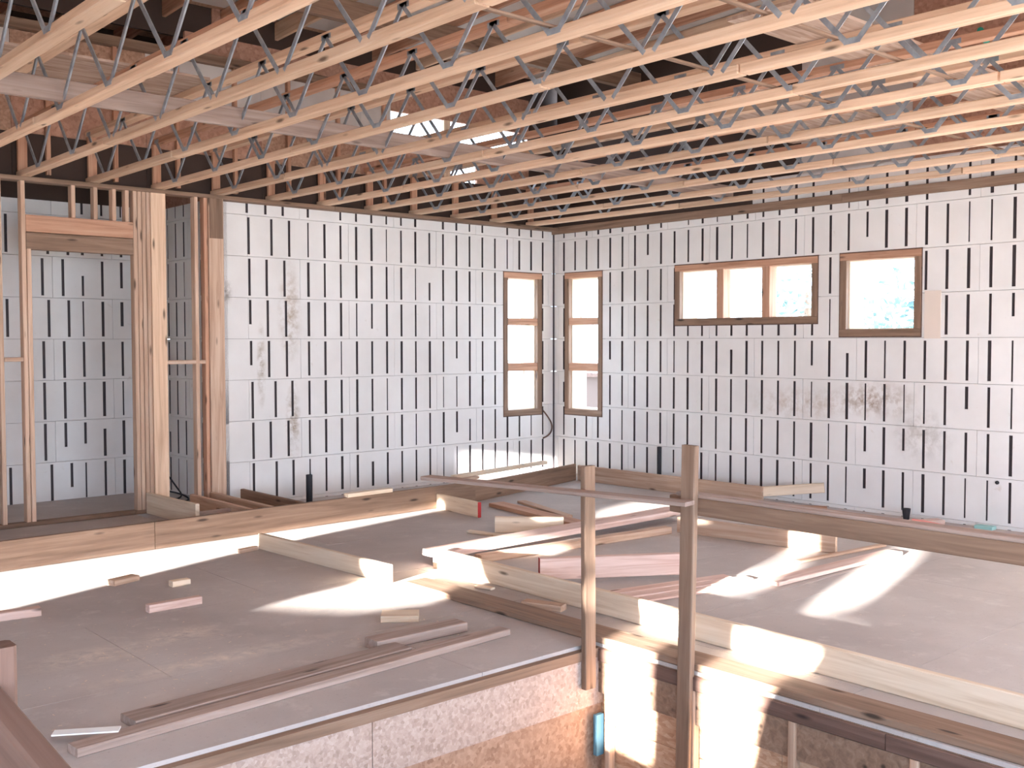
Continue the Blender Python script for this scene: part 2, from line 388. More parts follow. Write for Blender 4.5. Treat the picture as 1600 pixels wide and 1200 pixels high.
# window frames (wooden bucks set through the wall)
def window(n, frame, hole, bars, label):
    u0, u1, v0, v1 = hole
    root = structure('window_%d' % n, label, frame((u0+u1)/2, v0, 0.0))
    g = 0.010; f = 0.082
    def bar(name, a, b, c, d, w0, w1, mat):
        p = [frame(a, c, w0), frame(b, d, w1)]
        lo = [min(p[0][i], p[1][i]) for i in range(3)]; hi = [max(p[0][i], p[1][i]) for i in range(3)]
        cc = Vector([(x+y)/2 for x, y in zip(lo, hi)]); dims = [y-x for x, y in zip(lo, hi)]
        ax = max(range(3), key=lambda i: dims[i] if i != (1 if frame is fB else 0) else 0)
        p0 = cc.copy(); p1 = cc.copy(); p0[ax] = lo[ax]; p1[ax] = hi[ax]
        if ax == 2: o = board(name, p0, p1, dims[0], dims[1], mat, root, up=(0, 1, 0))
        elif ax == 0: o = board(name, p0, p1, dims[1], dims[2], mat, root)
        else: o = board(name, p0, p1, dims[0], dims[2], mat, root)
        return o
    bar('frame_head', u0+g, u1-g, v1-f, v1-g, -0.008, 0.05, 'red'); bar('frame_sill', u0+g, u1-g, v0+g, v0+f, -0.008, 0.05, 'brown')
    bar('frame_jamb', u0+g, u0+f, v0+f, v1-f, -0.008, 0.05, 'brown'); bar('frame_jamb', u1-f, u1-g, v0+f, v1-f, -0.008, 0.05, 'brown')
    q = f-0.03
    bar('buck_head', u0+q, u1-q, v1-f-0.008, v1-q, 0.05, 0.32, 'pale'); bar('buck_sill', u0+q, u1-q, v0+q, v0+f+0.008, 0.05, 0.32, 'pale')
    bar('buck_jamb', u0+q, u0+f+0.008, v0+f, v1-f, 0.05, 0.32, 'pale'); bar('buck_jamb', u1-f-0.008, u1-q, v0+f, v1-f, 0.05, 0.32, 'pale')
    for kind, a, b in bars:
        if kind == 'h': bar('crossbar', u0+f, u1-f, a, b, 0.0, 0.09, 'red')
        else: bar('mullion', a, b, v0+f, v1-f, 0.0, 0.14, 'red')
    # dark strips painted in for the shaded gap between the buck and the foam
    bm = bmesh.new()
    for a, b, c, d in ((u0, u1, v0, v0+g), (u0, u1, v1-g, v1), (u0, u0+g, v0+g, v1-g), (u1-g, u1, v0+g, v1-g)):
        p = frame(a, c, -0.002)-origin(root); q2 = frame(b, d, 0.05)-origin(root)
        box(bm, [min(x, y) for x, y in zip(p, q2)], [max(x, y) for x, y in zip(p, q2)])
    mesh_obj('dark_slit', bm, 'darkboard', root)
window(1, fB, W1, [('h', 1.90, 1.99), ('h', 1.32, 1.42)], 'tall narrow three-pane opening in the back wall left of the corner')
window(2, fR, W2, [('h', 1.905, 1.995), ('h', 1.32, 1.418)], 'tall narrow three-pane opening in the right wall beside the corner')
window(3, fR, W3, [('v', 2.622, 2.718), ('v', 3.226, 3.323)], 'wide low opening with three side-by-side panes in the right wall')
window(4, fR, W4, [], 'square single opening in the right wall, right of the wide three-pane one')

# ledgers that carry the trusses
trim_b = structure('trim_1', 'long brown plank plate along the top of the back wall under the truss ends', (-5.7, -0.07, 3.134))
for x0, x1 in ((-11.4, -7.6), (-7.595, -3.4), (-3.395, -0.04)): board('plate', (x0, -0.07, 3.134), (x1, -0.07, 3.134), 0.14, 0.04, 'brown', trim_b)
trim_r = structure('trim_2', 'brown ledger board along the top of the right wall', (-0.02, -6, 3.12))
for y0, y1 in ((-12, -8.9), (-8.895, -4.2), (-4.195, -0.005)): board('ledger', (-0.021, y0, 3.125), (-0.021, y1, 3.125), 0.04, 0.092, 'brown', trim_r)

# floor: sheets of subfloor round the stairwell
WX0, WX1, WY0, WY1 = -9.3, -5.27, -8.8, -5.82
floor = structure('floor', None, (0, 0, 0))
def minus_well(x0, x1, y0, y1):
    xs = sorted({x0, x1, *[q for q in (WX0, WX1) if x0 < q < x1]}); ys = sorted({y0, y1, *[q for q in (WY0, WY1) if y0 < q < y1]})
    out = []
    for j in range(len(ys)-1):
        run = None
        for i in range(len(xs)-1):
            cx = (xs[i]+xs[i+1])/2; cy = (ys[j]+ys[j+1])/2
            if WX0 < cx < WX1 and WY0 < cy < WY1:
                if run: out.append((*run, ys[j], ys[j+1])); run = None
            else: run = (run[0] if run else xs[i], xs[i+1])
        if run: out.append((*run, ys[j], ys[j+1]))
    return out
for r in range(14):
    y1 = 1.28-r*1.22; y0 = y1-1.22
    x = 0.0+(r % 2)*1.22
    while x > -11.5:
        xa = max(x-2.44, -11.5); xb = min(x, 0.0)
        if xb-xa > 0.05:
            for a, b, c, d in minus_well(xa, xb, max(y0, -15.0), y1):
                boxobj('floor_sheet', (a+0.0015, c+0.0015, -0.02), (b-0.0015, d-0.0015, 0.0), 'floor', floor)
        x -= 2.44
bm = bmesh.new()
for a, b, c, d in minus_well(-11.5, 0.0, -15.0, 1.3): box(bm, (a, c, -0.28), (b, d, -0.0215))
mesh_obj('floor_frame', bm, 'brown', floor)
# raised slab along the back wall and in the alcove
boxobj('platform_deck', (-11.4, -1.48, 0.0), (-5.62, -0.15, 0.06), 'floor', floor)
boxobj('alcove_deck', (-11.4, -0.15, 0.0), (-4.70, 1.3, 0.06), 'floor', floor)

# stairwell below the floor
wn = structure('wall_stairwell_back', None, (-7.3, -5.84, -0.3))
boxobj('rim_face', (WX0, -5.80, -0.075), (WX1, -5.86, -0.022), 'brown', wn)
for x0, x1 in ((WX0, -6.80), (-6.795, -5.2)):
    boxobj('sheathing_panel', (x0, -5.80, -0.345), (x1, -5.85, -0.078), 'osb_pale', wn)
    boxobj('sheathing_panel', (x0, -5.80, -1.2), (x1, -5.84, -0.35), 'osb', wn)
boxobj('sheathing_panel', (WX0, -5.80, -2.4), (-5.2, -5.84, -1.205), 'osb', wn)
we = structure('wall_stairwell_right', None, (WX1, -7.3, -0.3))
for y0, y1 in ((-8.8, -7.6), (-7.595, -5.86)):
    board('top_plate', (-5.255, y0, -0.062), (-5.255, y1, -0.062), 0.06, 0.076, 'darkboard', we)
for y in (-5.93, -6.52, -7.12, -7.73, -8.34): board('stud', (-5.262, y, -2.4), (-5.262, y, -0.10), 0.05, 0.04, 'stud', we, up=(0, -1, 0))
for y0, y1 in ((-8.8, -7.04), (-7.035, -5.82)):
    for z0, z1 in ((-0.46, -0.10), (-0.83, -0.465), (-2.4, -0.835)): boxobj('sheathing_panel', (-5.235, y0, z0), (-5.20, y1, z1), 'diag', we)
wl = structure('wall_stairwell_left', None, (WX0, -7.3, -1.2)); boxobj('sheathing_panel', (WX0-0.03, -8.8, -2.4), (WX0, -5.82, -0.022), 'osb', wl)
wf = structure('wall_stairwell_front', None, (-7.3, WY0, -1.2)); boxobj('sheathing_panel', (WX0, WY0-0.03, -2.4), (WX1, WY0, -0.022), 'osb', wf)
fl2 = boxobj('floor_lower', (WX0, WY0, -2.45), (WX1+0.1, WY1, -2.4), 'dark'); fl2['kind'] = 'structure'

# upper walls and roof above the trusses
wu = structure('wall_upper', None, (-5.5, 0.05, 4))
def sheet(x0, x1, z0, z1, mat): boxobj('wall_sheet', (x0+0.002, 0.02, z0+0.002), (x1-0.002, 0.06, z1-0.002), mat, wu)
x = -11.5; i = 0
while x < -2.6:
    x1 = min(x+1.22, -2.55); sheet(x, x1, 3.16, 3.56, 'dark'); sheet(x, x1, 3.56, 3.95, 'osb_red' if i % 3 else 'osb'); sheet(x, x1, 3.95, 4.55, 'panel' if (i % 2 or x > -5.5) else 'osb'); x = x1; i += 1
sheet(-2.55, -0.42, 3.16, 3.62, 'dark'); sheet(-2.55, -1.78, 3.62, 4.0, 'osb_red'); sheet(-1.28, -0.42, 3.62, 4.0, 'osb_red'); sheet(-0.42, 0.3, 3.16, 4.75, 'dark'); sheet(-2.55, -0.42, 4.32, 4.75, 'osb_red'); sheet(-5, -2.55, 4.55, 4.75, 'osb_red')  # dark sheets paint in the unlit wall behind the truss ends
board('stud', (-1.74, 0.04, 3.62), (-1.74, 0.04, 4.32), 0.1, 0.06, 'pale', wu)
for x in [-11.2+0.61*i for i in range(18)]:
    if not -2.6 < x < -0.4: board('stud', (x, -0.005, 3.2), (x, -0.005, 4.55), 0.04, 0.05, 'red', wu)
board('plate', (-11.4, -0.02, 4.50), (-2.6, -0.02, 4.50), 0.09, 0.09, 'brown', wu)
wru = structure('wall_upper_right', None, (0.1, -6, 4.2))
for i in range(13): boxobj('wall_sheet', (0.06, -15.86+1.22*i+0.002, 3.43), (0.10, -15.86+1.22*(i+1)-0.002, 5.6), 'panel' if i in (6, 7, 9) else ('dark' if i > 9 else 'osb_red'), wru)  # dark sheets near the corner stand in for lack of light
boxobj('wall_sheet', (-0.012, -3.1, 3.175), (0.0, 0.0, 3.43), 'dark', wru)  # dark tone painted in where the wall top lies in shade

ceil = structure('ceiling', None, (-5.6, -5, 5.1))
RZ = lambda y: 4.95-0.035*y
for i in range(20):
    x = -0.3-0.61*i
    board('rafter', (x, 1.6, RZ(1.6)-0.0), (x, -12.2, RZ(-12.2)-0.0), 0.04, 0.18, 'red' if i % 3 else 'truss', ceil)
yy = [1.9, 0.0, -0.72, -1.94, -3.16, -4.38, -5.6, -6.82, -8.04, -9.26, -10.48, -12.4]
for j in range(len(yy)-1):                            # stops short of the front wall, leaving an added gap for sky light
    for i in range(5):
        x0 = 0.3-2.44*i; x1 = x0-2.44; y0 = yy[j]; y1 = yy[j+1]
        mat = 'panel' if (j > 0 and random.random() < 0.75) else 'osb'
        bm = bmesh.new(); cx = (x0+x1)/2; cy = (y0+y1)/2
        box(bm, (x1-cx+0.004, y1-cy+0.004, 0), (x0-cx-0.004, y0-cy-0.004, 0.03))
        for v in bm.verts: v.co.z += RZ(v.co.y+cy)-RZ(cy)
        o = mesh_obj('roof_sheet', bm, mat, ceil); o.location = Vector((cx, cy, RZ(cy)+0.095))-origin(ceil)
for x in (-2.3, -5.9): board('beam', (x+2.5, -1.4, RZ(-1.4)-0.2), (x-1.1, -1.4, RZ(-1.4)-0.2), 0.09, 0.2, 'brown', ceil)
bm = bmesh.new(); box(bm, (-11.9, -12.4, 5.52), (0.6, 2.1, 5.6)); o = mesh_obj('roof_deck', bm, 'dark', ceil); o.location = -origin(ceil)
bm = bmesh.new(); box(bm, (-11.6, 0.08, 4.7), (0.4, 0.12, 5.65)); o = mesh_obj('eave_gap_blocker', bm, 'dark', ceil); o.location = -origin(ceil)  # added dark board that keeps bright sky out of the eave gap

# front wall behind the camera: unseen, its openings added and sized for their daylight
fF = lambda u, v, w_: Vector((-u, -15.0-w_, v))
wfr = structure('wall_front', None, (-5.7, -15.0, 0))
opens = [(4.2, 7.5, 0.02, 2.9), (7.9, 11.1, 0.02, 2.9)]
core(wfr, fF, 11.6, -0.3, 6.6, opens, 0.0, 0.2, 'osb')  # raised above the roof to block the low sun
for a, b, c, d in opens: portal('daylight_portal', (-(a+b)/2, -15.1, (c+d)/2), (0, 1, 0), b-a, d-c)
portal('daylight_portal', (-1.5, 0.12, 3.97), (0, -1, 0), 2.1, 0.7)
for f_, W in ((fB, W1), (fR, W2), (fR, W3), (fR, W4)):
    c = f_((W[0]+W[1])/2, (W[2]+W[3])/2, 0.34); dr = f_(0, 0, -1)-f_(0, 0, 0); portal('daylight_portal', c, dr, W[1]-W[0]-0.16, W[3]-W[2]-0.16)

# unseen left wall: sheathing with holes shaped to cast the sunlit patches
def to_wall(p):
    t = (p[0]+11.5)/SUN.x; return (p[1]-SUN.y*t, p[2]-SUN.z*t)
sun_patches = [
    [(-9.3, -3.36, 0), (-7.57, -2.85, 0), (-5.76, -2.2, 0), (-4.46, -1.86, 0), (-3.08, -1.57, 0), (-2.62, -1.44, 0), (-5.2, -1.56, 0), (-7.24, -1.66, 0), (-9.3, -1.75, 0)],
    [(-1.39, 0, 0.0), (-1.39, 0, 0.32), (0.0, 0, 0.13), (0.0, 0, 0.0)],
    [(-6.2, -3.82, 0), (-5.8, -4.36, 0), (-5.3, -4.5, 0), (-4.6, -4.2, 0), (-3.3, -3.75, 0), (-3.2, -3.3, 0), (-4.7, -3.38, 0), (-5.5, -3.72, 0)],
    [(-3.78, -6.30, 0), (-3.3, -6.38, 0), (-1.6, -5.9, 0), (-1.3, -5.57, 0), (-2.0, -5.72, 0), (-3.5, -6.12, 0)],
    [(-4.05, -5.55, 0), (-3.4, -5.70, 0), (-2.6, -5.48, 0), (-2.85, -5.24, 0), (-3.5, -5.38, 0)],
    [(-5.27, -5.93, 0.2), (-5.27, -6.26, 0.2), (-5.27, -6.21, -0.57), (-5.27, -5.91, -0.55)],
    [(-5.27, -6.60, 0.2), (-5.27, -7.1, 0.2), (-5.27, -6.95, -0.04), (-5.27, -6.88, -0.3), (-5.27, -6.78, -0.65), (-5.27, -6.58, -0.65)],
    [(-2.15, -5.24, 0.16), (-2.15, -5.04, 0.16), (-2.15, -5.04, -0.04), (-2.15, -5.24, -0.04)],
    [(-2.25, -2.9, 0), (-1.5, -2.5, 0), (-0.9, -2.75, 0), (-1.45, -3.2, 0)],
    [(-1.37, -3.8, 0), (-1.2, -4.0, 0), (-0.9, -3.8, 0), (-1.0, -3.6, 0)],
]
def poly_wall(holes):
    outer = [(-16.5, -0.3), (2.2, -0.3), (2.2, 7.8), (-16.5, 7.8)]  # extra height added so no sun passes over the top
    vs = []; es = []
    for poly in [outer]+holes:
        b = len(vs); n = len(poly); vs += [Vector(p) for p in poly]; es += [(b+i, b+(i+1) % n) for i in range(n)]
    rv, re, rf, _, _, _ = delaunay_2d_cdt(vs, es, [], 0, 1e-5)
    def inside(p, poly):
        r = False; n = len(poly)
        for i in range(n):
            (x1, y1), (x2, y2) = poly[i], poly[(i+1) % n]
            if (y1 > p[1]) != (y2 > p[1]) and p[0] < (x2-x1)*(p[1]-y1)/(y2-y1)+x1: r = not r
        return r
    bm = bmesh.new(); bv = [bm.verts.new((0, v.x, v.y)) for v in rv]
    for f in rf:
        c = (sum(rv[i].x for i in f)/len(f), sum(rv[i].y for i in f)/len(f))
        if not any(inside(c, h) for h in holes): bm.faces.new([bv[i] for i in f])
    for v in [v for v in bm.verts if not v.link_faces]: bm.verts.remove(v)
    bmesh.ops.recalc_face_normals(bm, faces=bm.faces)
    bmesh.ops.solidify(bm, geom=bm.faces[:], thickness=0.02)
    return bm
wleft = structure('wall_left', None, (-11.5, 0, 0))
mesh_obj('sun_mask_sheathing', poly_wall([[to_wall(p) for p in poly] for poly in sun_patches]+[[(-14.8, 0.05), (-10.4, 0.05), (-10.4, 2.9), (-14.8, 2.9)]]), 'osb', wleft)  # the large rectangle is added for daylight on left-facing sides
portal('daylight_portal', (-11.6, -12.6, 1.48), (1, 0, 0), 2.8, 4.35)
portal('daylight_portal', (-5.75, -13.7, 6.7), (0, 0, -1), 11.4, 2.6)

# ------------------------------------------------------------------ open-web floor trusses
def web_mesh():
    bm = bmesh.new(); hw = 0.014; H = 0.395; D = 0.40
    for sgn in (-1, 1):
        a = Vector((0, sgn*0.03, -0.012)); b = Vector((0, sgn*D, H)); d = (b-a).normalized(); n = Vector((0, -d.z, d.y))
        def q(p, t, dx): return bm.verts.new(p+n*t+Vector((dx, 0, 0)))
        prof = [(-hw, 0.0), (-hw*0.5, 0.011), (hw*0.5, 0.011), (hw, 0.0), (hw, -0.003), (-hw, -0.003)]
        A = [q(a, t, dx) for t, dx in prof]; B = [q(b, t, dx) for t, dx in prof]
        for i in range(6): bm.faces.new((A[i], A[(i+1) % 6], B[(i+1) % 6], B[i]))
        bm.faces.new(A[::-1]); bm.faces.new(B)
    box(bm, (-0.002, -0.045, -0.022), (0.003, 0.045, 0.008))
    for sgn in (-1, 1): box(bm, (-0.002, sgn*D-0.05, H-0.006), (0.003, sgn*D+0.04, H+0.026))
    bmesh.ops.recalc_face_normals(bm, faces=bm.faces)
    me = bpy.data.meshes.new('steel_web'); bm.to_mesh(me); bm.free(); me.materials.append(M['steel']); return me
WEB = web_mesh()
ords = ['first', 'second', 'third', 'fourth', 'fifth', 'sixth', 'seventh', 'eighth', 'ninth', 'tenth', 'eleventh', 'twelfth', 'thirteenth', 'fourteenth', 'fifteenth', 'sixteenth']
ZB = 3.179; ZT = 3.605
for k in range(16):
    x = -0.455-0.61*k
    lab = 'timber floor truss with steel zigzag webs, nearest the right wall' if k == 0 else 'timber floor truss with steel zigzag webs, %s out from the right wall' % ords[k]
    t = thing('floor_truss', lab, 'truss', (x, -6, 3.153), 'open-web floor trusses overhead')
    rnd = random.Random(50+k); js = sorted([-1.4-rnd.random()*2.2, -5.0-rnd.random()*2.4]); js = [-js_ for js_ in js]
    cuts = [0.0]+[-v for v in sorted(js)]+[-11.9]
    for a, b in zip(cuts, cuts[1:]):
        dz = rnd.uniform(-0.002, 0.002); dx = rnd.uniform(-0.004, 0.004)
        board('bottom_chord', (x+dx, a-0.004 if a < 0 else -0.01, ZB+dz), (x+dx, b+0.014, ZB+dz), 0.088, 0.052, 'truss', t)
    for a, b in ((-0.01, -5.2), (-5.205, -11.9)): board('top_chord', (x, a, ZT), (x, b, ZT), 0.088, 0.052, 'truss' if k % 2 else 'red', t)
    board('end_block', (x, -0.05, ZB+0.022), (x, -0.05, ZT-0.022), 0.08, 0.04, 'red', t, up=(0, -1, 0))
    sh = (0.0, 0.07, -0.05, 0.03)[k % 4]
    for n in range(14):
        y = -0.56+sh-0.82*n
        for sx in (-0.043,):
            o = bpy.data.objects.new('steel_web', WEB); link(o, t); o.location = (sx, y+6+(0.0 if sx < 0 else 0.03), 0.04)
# braces laid through the trusses
lumber('dusty bridging board threaded through the trusses, closest to the back wall', (-11.0, -3.05, 3.275), (-0.3, -3.05, 3.275), 0.038, 0.14, 'greyboard', 'brace', 'bridging boards inside the trusses', 'bridging_board')
lumber('bridging board threaded through the trusses, middle one of the three', (-11.0, -6.2, 3.214), (-0.3, -6.2, 3.218), 0.03, 0.014, 'brown', 'brace', 'bridging boards inside the trusses', 'bridging_board')
lumber('bridging board threaded through the trusses, farthest from the back wall', (-8.0, -7.0, 3.214), (-0.3, -7.0, 3.218), 0.03, 0.014, 'brown', 'brace', 'bridging boards inside the trusses', 'bridging_board')
o = boxobj('plywood_walkway', (-4.3, -6.50, 3.622), (-0.2, -5.98, 3.642), 'ply'); tag(o, 'long grained plywood strip lying on top of the trusses near the right wall', 'plywood')
o = boxobj('plywood_sheet', (-2.9, -5.2, 3.622), (-0.6, -4.0, 3.640), 'ply'); tag(o, 'plywood sheet lying on the trusses above the wide three-pane window', 'plywood')
o = boxobj('plywood_sheet', (-8.9, -2.6, 3.622), (-6.0, -1.4, 3.640), 'ply'); tag(o, 'plywood sheet lying on the trusses above the stud partition side', 'plywood')
o = tube('green_strap', [(-2.85, -6.85, 3.66), (-2.5, -6.75, 3.65), (-2.1, -6.6, 3.645)], 0.02, 'green'); tag(o, 'short green strip lying on the trusses beside the plywood walkway', 'strap')

# ------------------------------------------------------------------ stud partition in front of the alcove
sp = thing('stud_partition', 'bare timber stud wall with doorway header in front of the left alcove', 'partition', (-5.8, -0.1, 0.06))
PY = -0.095
def stud(x0, x1, z0, z1, dep=0.09, mat='stud', name='stud', y=PY):
    board(name, ((x0+x1)/2, y, z0), ((x0+x1)/2, y, z1), x1-x0, dep, mat, sp, up=(0, -1, 0))
board('bottom_plate', (-11.3, PY, 0.08), (-5.625, PY, 0.08), 0.09, 0.038, 'brown', sp)
board('bottom_plate', (-5.62, PY, 0.08), (-4.75, PY, 0.08), 0.09, 0.038, 'brown', sp)
stud(-6.602, -6.564, 0.1, 3.113); stud(-6.560, -6.520, 0.1, 2.52)
stud(-6.80, -6.762, 0.1, 3.113); stud(-7.3, -7.26, 0.1, 3.113); stud(-7.9, -7.86, 0.1, 3.113); stud(-8.5, -8.46, 0.1, 3.113); stud(-9.1, -9.06, 0.1, 3.113)
for x in (-5.605, -5.563, -5.521, -5.479): stud(x, x+0.038, 0.1, 3.113)
stud(-5.438, -5.292, 0.1, 3.113, 0.11, 'truss')
stud(-5.0, -4.962, 0.1, 3.113); stud(-4.90, -4.862, 0.1, 3.113, 0.09, 'red')
stud(-4.858, -4.70, 0.1, 3.113, 0.12, 'stud'); stud(-4.85, -4.71, 2.72, 3.113, 0.13, 'brown', 'packer', PY-0.004)
board('header', (-6.562, PY, 2.59), (-5.607, PY, 2.59), 0.088, 0.15, 'brown', sp); board('header', (-6.562, PY, 2.745), (-5.607, PY, 2.745), 0.088, 0.15, 'red', sp)
for x in (-6.15, -5.95, -5.78, -5.66): stud(x-0.019, x+0.019, 2.822, 3.113, 0.088, 'stud', 'cripple')
board('blocking', (-5.29, PY, 1.50), (-5.0, PY, 1.50), 0.088, 0.038, 'stud', sp); board('blocking', (-4.96, PY, 1.50), (-4.9, PY, 1.50), 0.088, 0.038, 'stud', sp)
board('blocking', (-6.76, PY, 1.545), (-6.604, PY, 1.545), 0.088, 0.038, 'stud', sp)

# wiring loops on the alcove floor
pts = [(-5.1, 0.5, 0.09), (-5.14, 0.52, 0.3), (-5.05, 0.5, 0.36), (-4.95, 0.48, 0.2), (-4.9, 0.42, 0.1), (-5.05, 0.35, 0.08), (-5.2, 0.4, 0.16), (-5.1, 0.5, 0.18), (-4.92, 0.45, 0.13), (-4.85, 0.35, 0.075), (-5.0, 0.25, 0.07), (-5.15, 0.3, 0.07)]
o = tube('cable', pts, 0.009, 'black'); tag(o, 'tangled loop of black cable on the alcove floor behind the studs', 'cable')

# ------------------------------------------------------------------ raised platform frame along the back wall
pf = thing('platform_frame', 'long brown rim joist before the back wall with short joists behind', 'frame', (-5.0, -1.5, 0))
board('rim_joist', (-11.2, -1.78, 0.113), (-6.05, -1.567, 0.113), 0.04, 0.226, 'brown', pf)
board('rim_joist', (-6.045, -1.567, 0.113), (-2.52, -1.415, 0.113), 0.04, 0.226, 'brown', pf)
for x, m_ in ((-5.07, 'stud'), (-4.86, 'stud'), (-4.53, 'brown')): board('joist', (x, -0.15, 0.135), (x+0.0, -1.50, 0.135), 0.04, 0.14, m_, pf)
board('blocking', (-5.43, -1.0, 0.12), (-5.09, -1.0, 0.12), 0.04, 0.1, 'greyboard', pf)
lumber('pale board on edge on the platform deck beside the thick post', (-5.515, -0.17, 0.165), (-5.475, -1.15, 0.165), 0.038, 0.20, 'pale', 'lumber', None)
cb = thing('corner_curb', 'low brown curb of boards on edge around the room corner', 'curb', (-0.5, -1.0, 0))
board('curb_board', (-2.50, -1.38, 0.1), (-0.47, -0.86, 0.1), 0.038, 0.2, 'brown', cb)
board('curb_board', (-0.44, -0.90, 0.093), (-0.37, -3.52, 0.093), 0.038, 0.186, 'stud', cb)
lumber('light board end standing between the curb and the right wall', (-0.35, -3.5, 0.13), (-0.06, -4.05, 0.2), 0.038, 0.1, 'pale')
lumber('short white board lying on top of the rim joist', (-4.15, -1.49, 0.246), (-3.62, -1.462, 0.246), 0.07, 0.038, 'pale')
lumber('long pale board lying on the curb below the corner windows', (-2.45, -0.98, 0.22), (-0.75, -0.62, 0.22), 0.09, 0.038, 'pale')
lumber('small offcut lying on the curb by the end of the plank', (-2.75, -1.36, 0.24), (-2.35, -1.26, 0.24), 0.06, 0.03, 'stud', 'offcut')

# plumbing stubs and bits on the floor by the walls
def stub(x, y, z0, z1, r, label, name='pipe_stub'):
    bm = bmesh.new(); pipe(bm, 0, 0, 0, z1-z0, r); o = mesh_obj(name, bm, 'black'); o.location = (x, y, z0); return tag(o, label, 'pipe')
stub(-3.83, -0.28, 0.0, 0.30, 0.034, 'black plastic pipe stub standing at the foot of the back wall')
stub(-0.1, -1.89, 0.0, 0.46, 0.027, 'black plastic pipe stub standing at the foot of the right wall')
bm = bmesh.new(); r0 = [bm.verts.new((0.026*math.cos(a*0.5236), 0.026*math.sin(a*0.5236), 0)) for a in range(12)]; r1 = [bm.verts.new((0.04*math.cos(a*0.5236), 0.04*math.sin(a*0.5236), 0.11)) for a in range(12)]
for i in range(12): bm.faces.new((r0[i], r0[(i+1) % 12], r1[(i+1) % 12], r1[i]))
bm.faces.new(r0[::-1]); r2 = [bm.verts.new((v.co.x*0.9, v.co.y*0.9, 0.11)) for v in r1]; r3 = [bm.verts.new((v.co.x*0.9, v.co.y*0.9, 0.01)) for v in r0]
for i in range(12):
    bm.faces.new((r1[i], r1[(i+1) % 12], r2[(i+1) % 12], r2[i])); bm.faces.new((r2[i], r2[(i+1) % 12], r3[(i+1) % 12], r3[i]))
bm.faces.new(r3); o = mesh_obj('cup', bm, 'black'); o.location = (-0.16, -4.99, 0); tag(o, 'small black cup on the floor against the right wall', 'cup')
o = tube('cord', [(-0.45, -5.2, 0.06), (-0.4, -5.35, 0.05), (-0.45, -5.6, 0.03), (-0.4, -5.9, 0.02), (-0.45, -6.3, 0.012), (-0.4, -6.8, 0.012)], 0.012, 'cord'); tag(o, 'pink cord trailing along the floor by the right wall', 'cord')
lumber('pinkish offcut on the floor at the start of the pink cord', (-0.45, -5.12, 0.02), (-0.1, -5.3, 0.02), 0.12, 0.04, 'pink', 'offcut')
o = boxobj('scrap', (-0.12, -5.78, 0), (-0.03, -5.62, 0.03), 'teal'); tag(o, 'small teal scrap against the foot of the right wall', 'scrap')
bm = bmesh.new(); pipe(bm, 0, 0, 0, 0.012, 0.017, 10, 0.012); o = mesh_obj('dark_hole_plug', bm, 'black'); o.rotation_euler = (0, -math.pi/2, 0); o.location = (0.0, -5.77, 0.42); tag(o, 'round black plug in the right wall low at the frame edge', 'plug')
lumber('flat orange offcut on the floor inside the right wall', (-0.55, -3.75, 0.02), (-0.25, -4.2, 0.02), 0.14, 0.04, 'red', 'offcut')

o = boxobj('foam_patch', (-0.006, -5.22, 1.72), (0.0, -5.06, 2.17), 'patch'); tag(o, 'beige patch stuck on the right wall beside the square opening', 'patch')
o = tube('cable_end', [(-0.2, -0.01, 0.80), (-0.13, -0.03, 0.72), (-0.05, -0.035, 0.60), (-0.09, -0.03, 0.47), (-0.2, -0.012, 0.44)], 0.010, 'darkboard'); tag(o, 'short dark cable curling out of the back wall low in the corner', 'cable')

# ------------------------------------------------------------------ guard rail at the stairwell
gr = thing('stair_guardrail', 'rough timber guard rail with two posts at the stairwell edge', 'railing', (-5.3, -6.2, 0))
board('post', (-5.372, -5.872, -0.23), (-5.372, -5.862, 1.012), 0.085, 0.038, 'brown', gr, up=(0, -1, 0))
board('post', (-5.290, -6.46, -1.6), (-5.290, -6.512, 1.168), 0.038, 0.089, 'brown', gr, up=(0, -1, 0))
board('rail', (-5.25, -6.36, 0.852), (-5.25, -9.2, 0.852), 0.038, 0.089, 'brown', gr)
board('cap_rail', (-5.22, -6.40, 0.906), (-5.22, -9.2, 0.906), 0.089, 0.019, 'greyboard', gr)
board('loose_plank', (-5.69, -4.80, 0.873), (-5.365, -6.57, 0.883), 0.10, 0.022, 'greyboard', gr)

sr = thing('stair_handrail', 'dark sloping handrail at the lower left corner of the view', 'railing', (-9.12, -8.4, -2.4))
a = Vector((-9.129, -8.395, 1.205)); b = Vector((-9.107, -8.669, 1.143))
board('handrail', a+(a-b)*0.6, b+(b-a)*1.2, 0.038, 0.089, 'darkboard', sr)
board('newel', (-9.106, -8.389, -2.4), (-9.106, -8.389, 1.292), 0.04, 0.04, 'darkboard', sr, up=(0, -1, 0))

# ------------------------------------------------------------------ loose lumber on the floor
lumber('pale board on edge running from the rim joist towards the stairwell', (-5.39, -2.14, 0.065), (-5.30, -3.86, 0.065), 0.04, 0.13, 'pale')
lumber('short cream board with a red painted end butting against the rim joist', (-3.085, -2.18, 0.075), (-3.03, -1.46, 0.075), 0.04, 0.15, 'pale', endmat='redpaint')
lumber('pale beam on edge beyond the two crossing boards in mid floor', (-3.47, -2.86, 0.07), (-3.05, -3.30, 0.07), 0.06, 0.14, 'pale')
lumber('flat strip under the left end of the pale mid-floor beam', (-3.66, -2.72, 0.012), (-3.52, -3.3, 0.012), 0.06, 0.022, 'pale')
lumber('wide whitish plank lying across the middle of the floor', (-4.72, -3.57, 0.085), (-1.75, -3.50, 0.085), 0.22, 0.05, 'pink')
lumber('narrow board under the wide whitish plank', (-4.4, -3.74, 0.03), (-2.36, -3.92, 0.03), 0.09, 0.06, 'stud')
lumber('long cream curb board on edge parallel to the stairwell', (-4.76, -3.67, 0.075), (-4.86, -9.4, 0.075), 0.04, 0.15, 'pale')
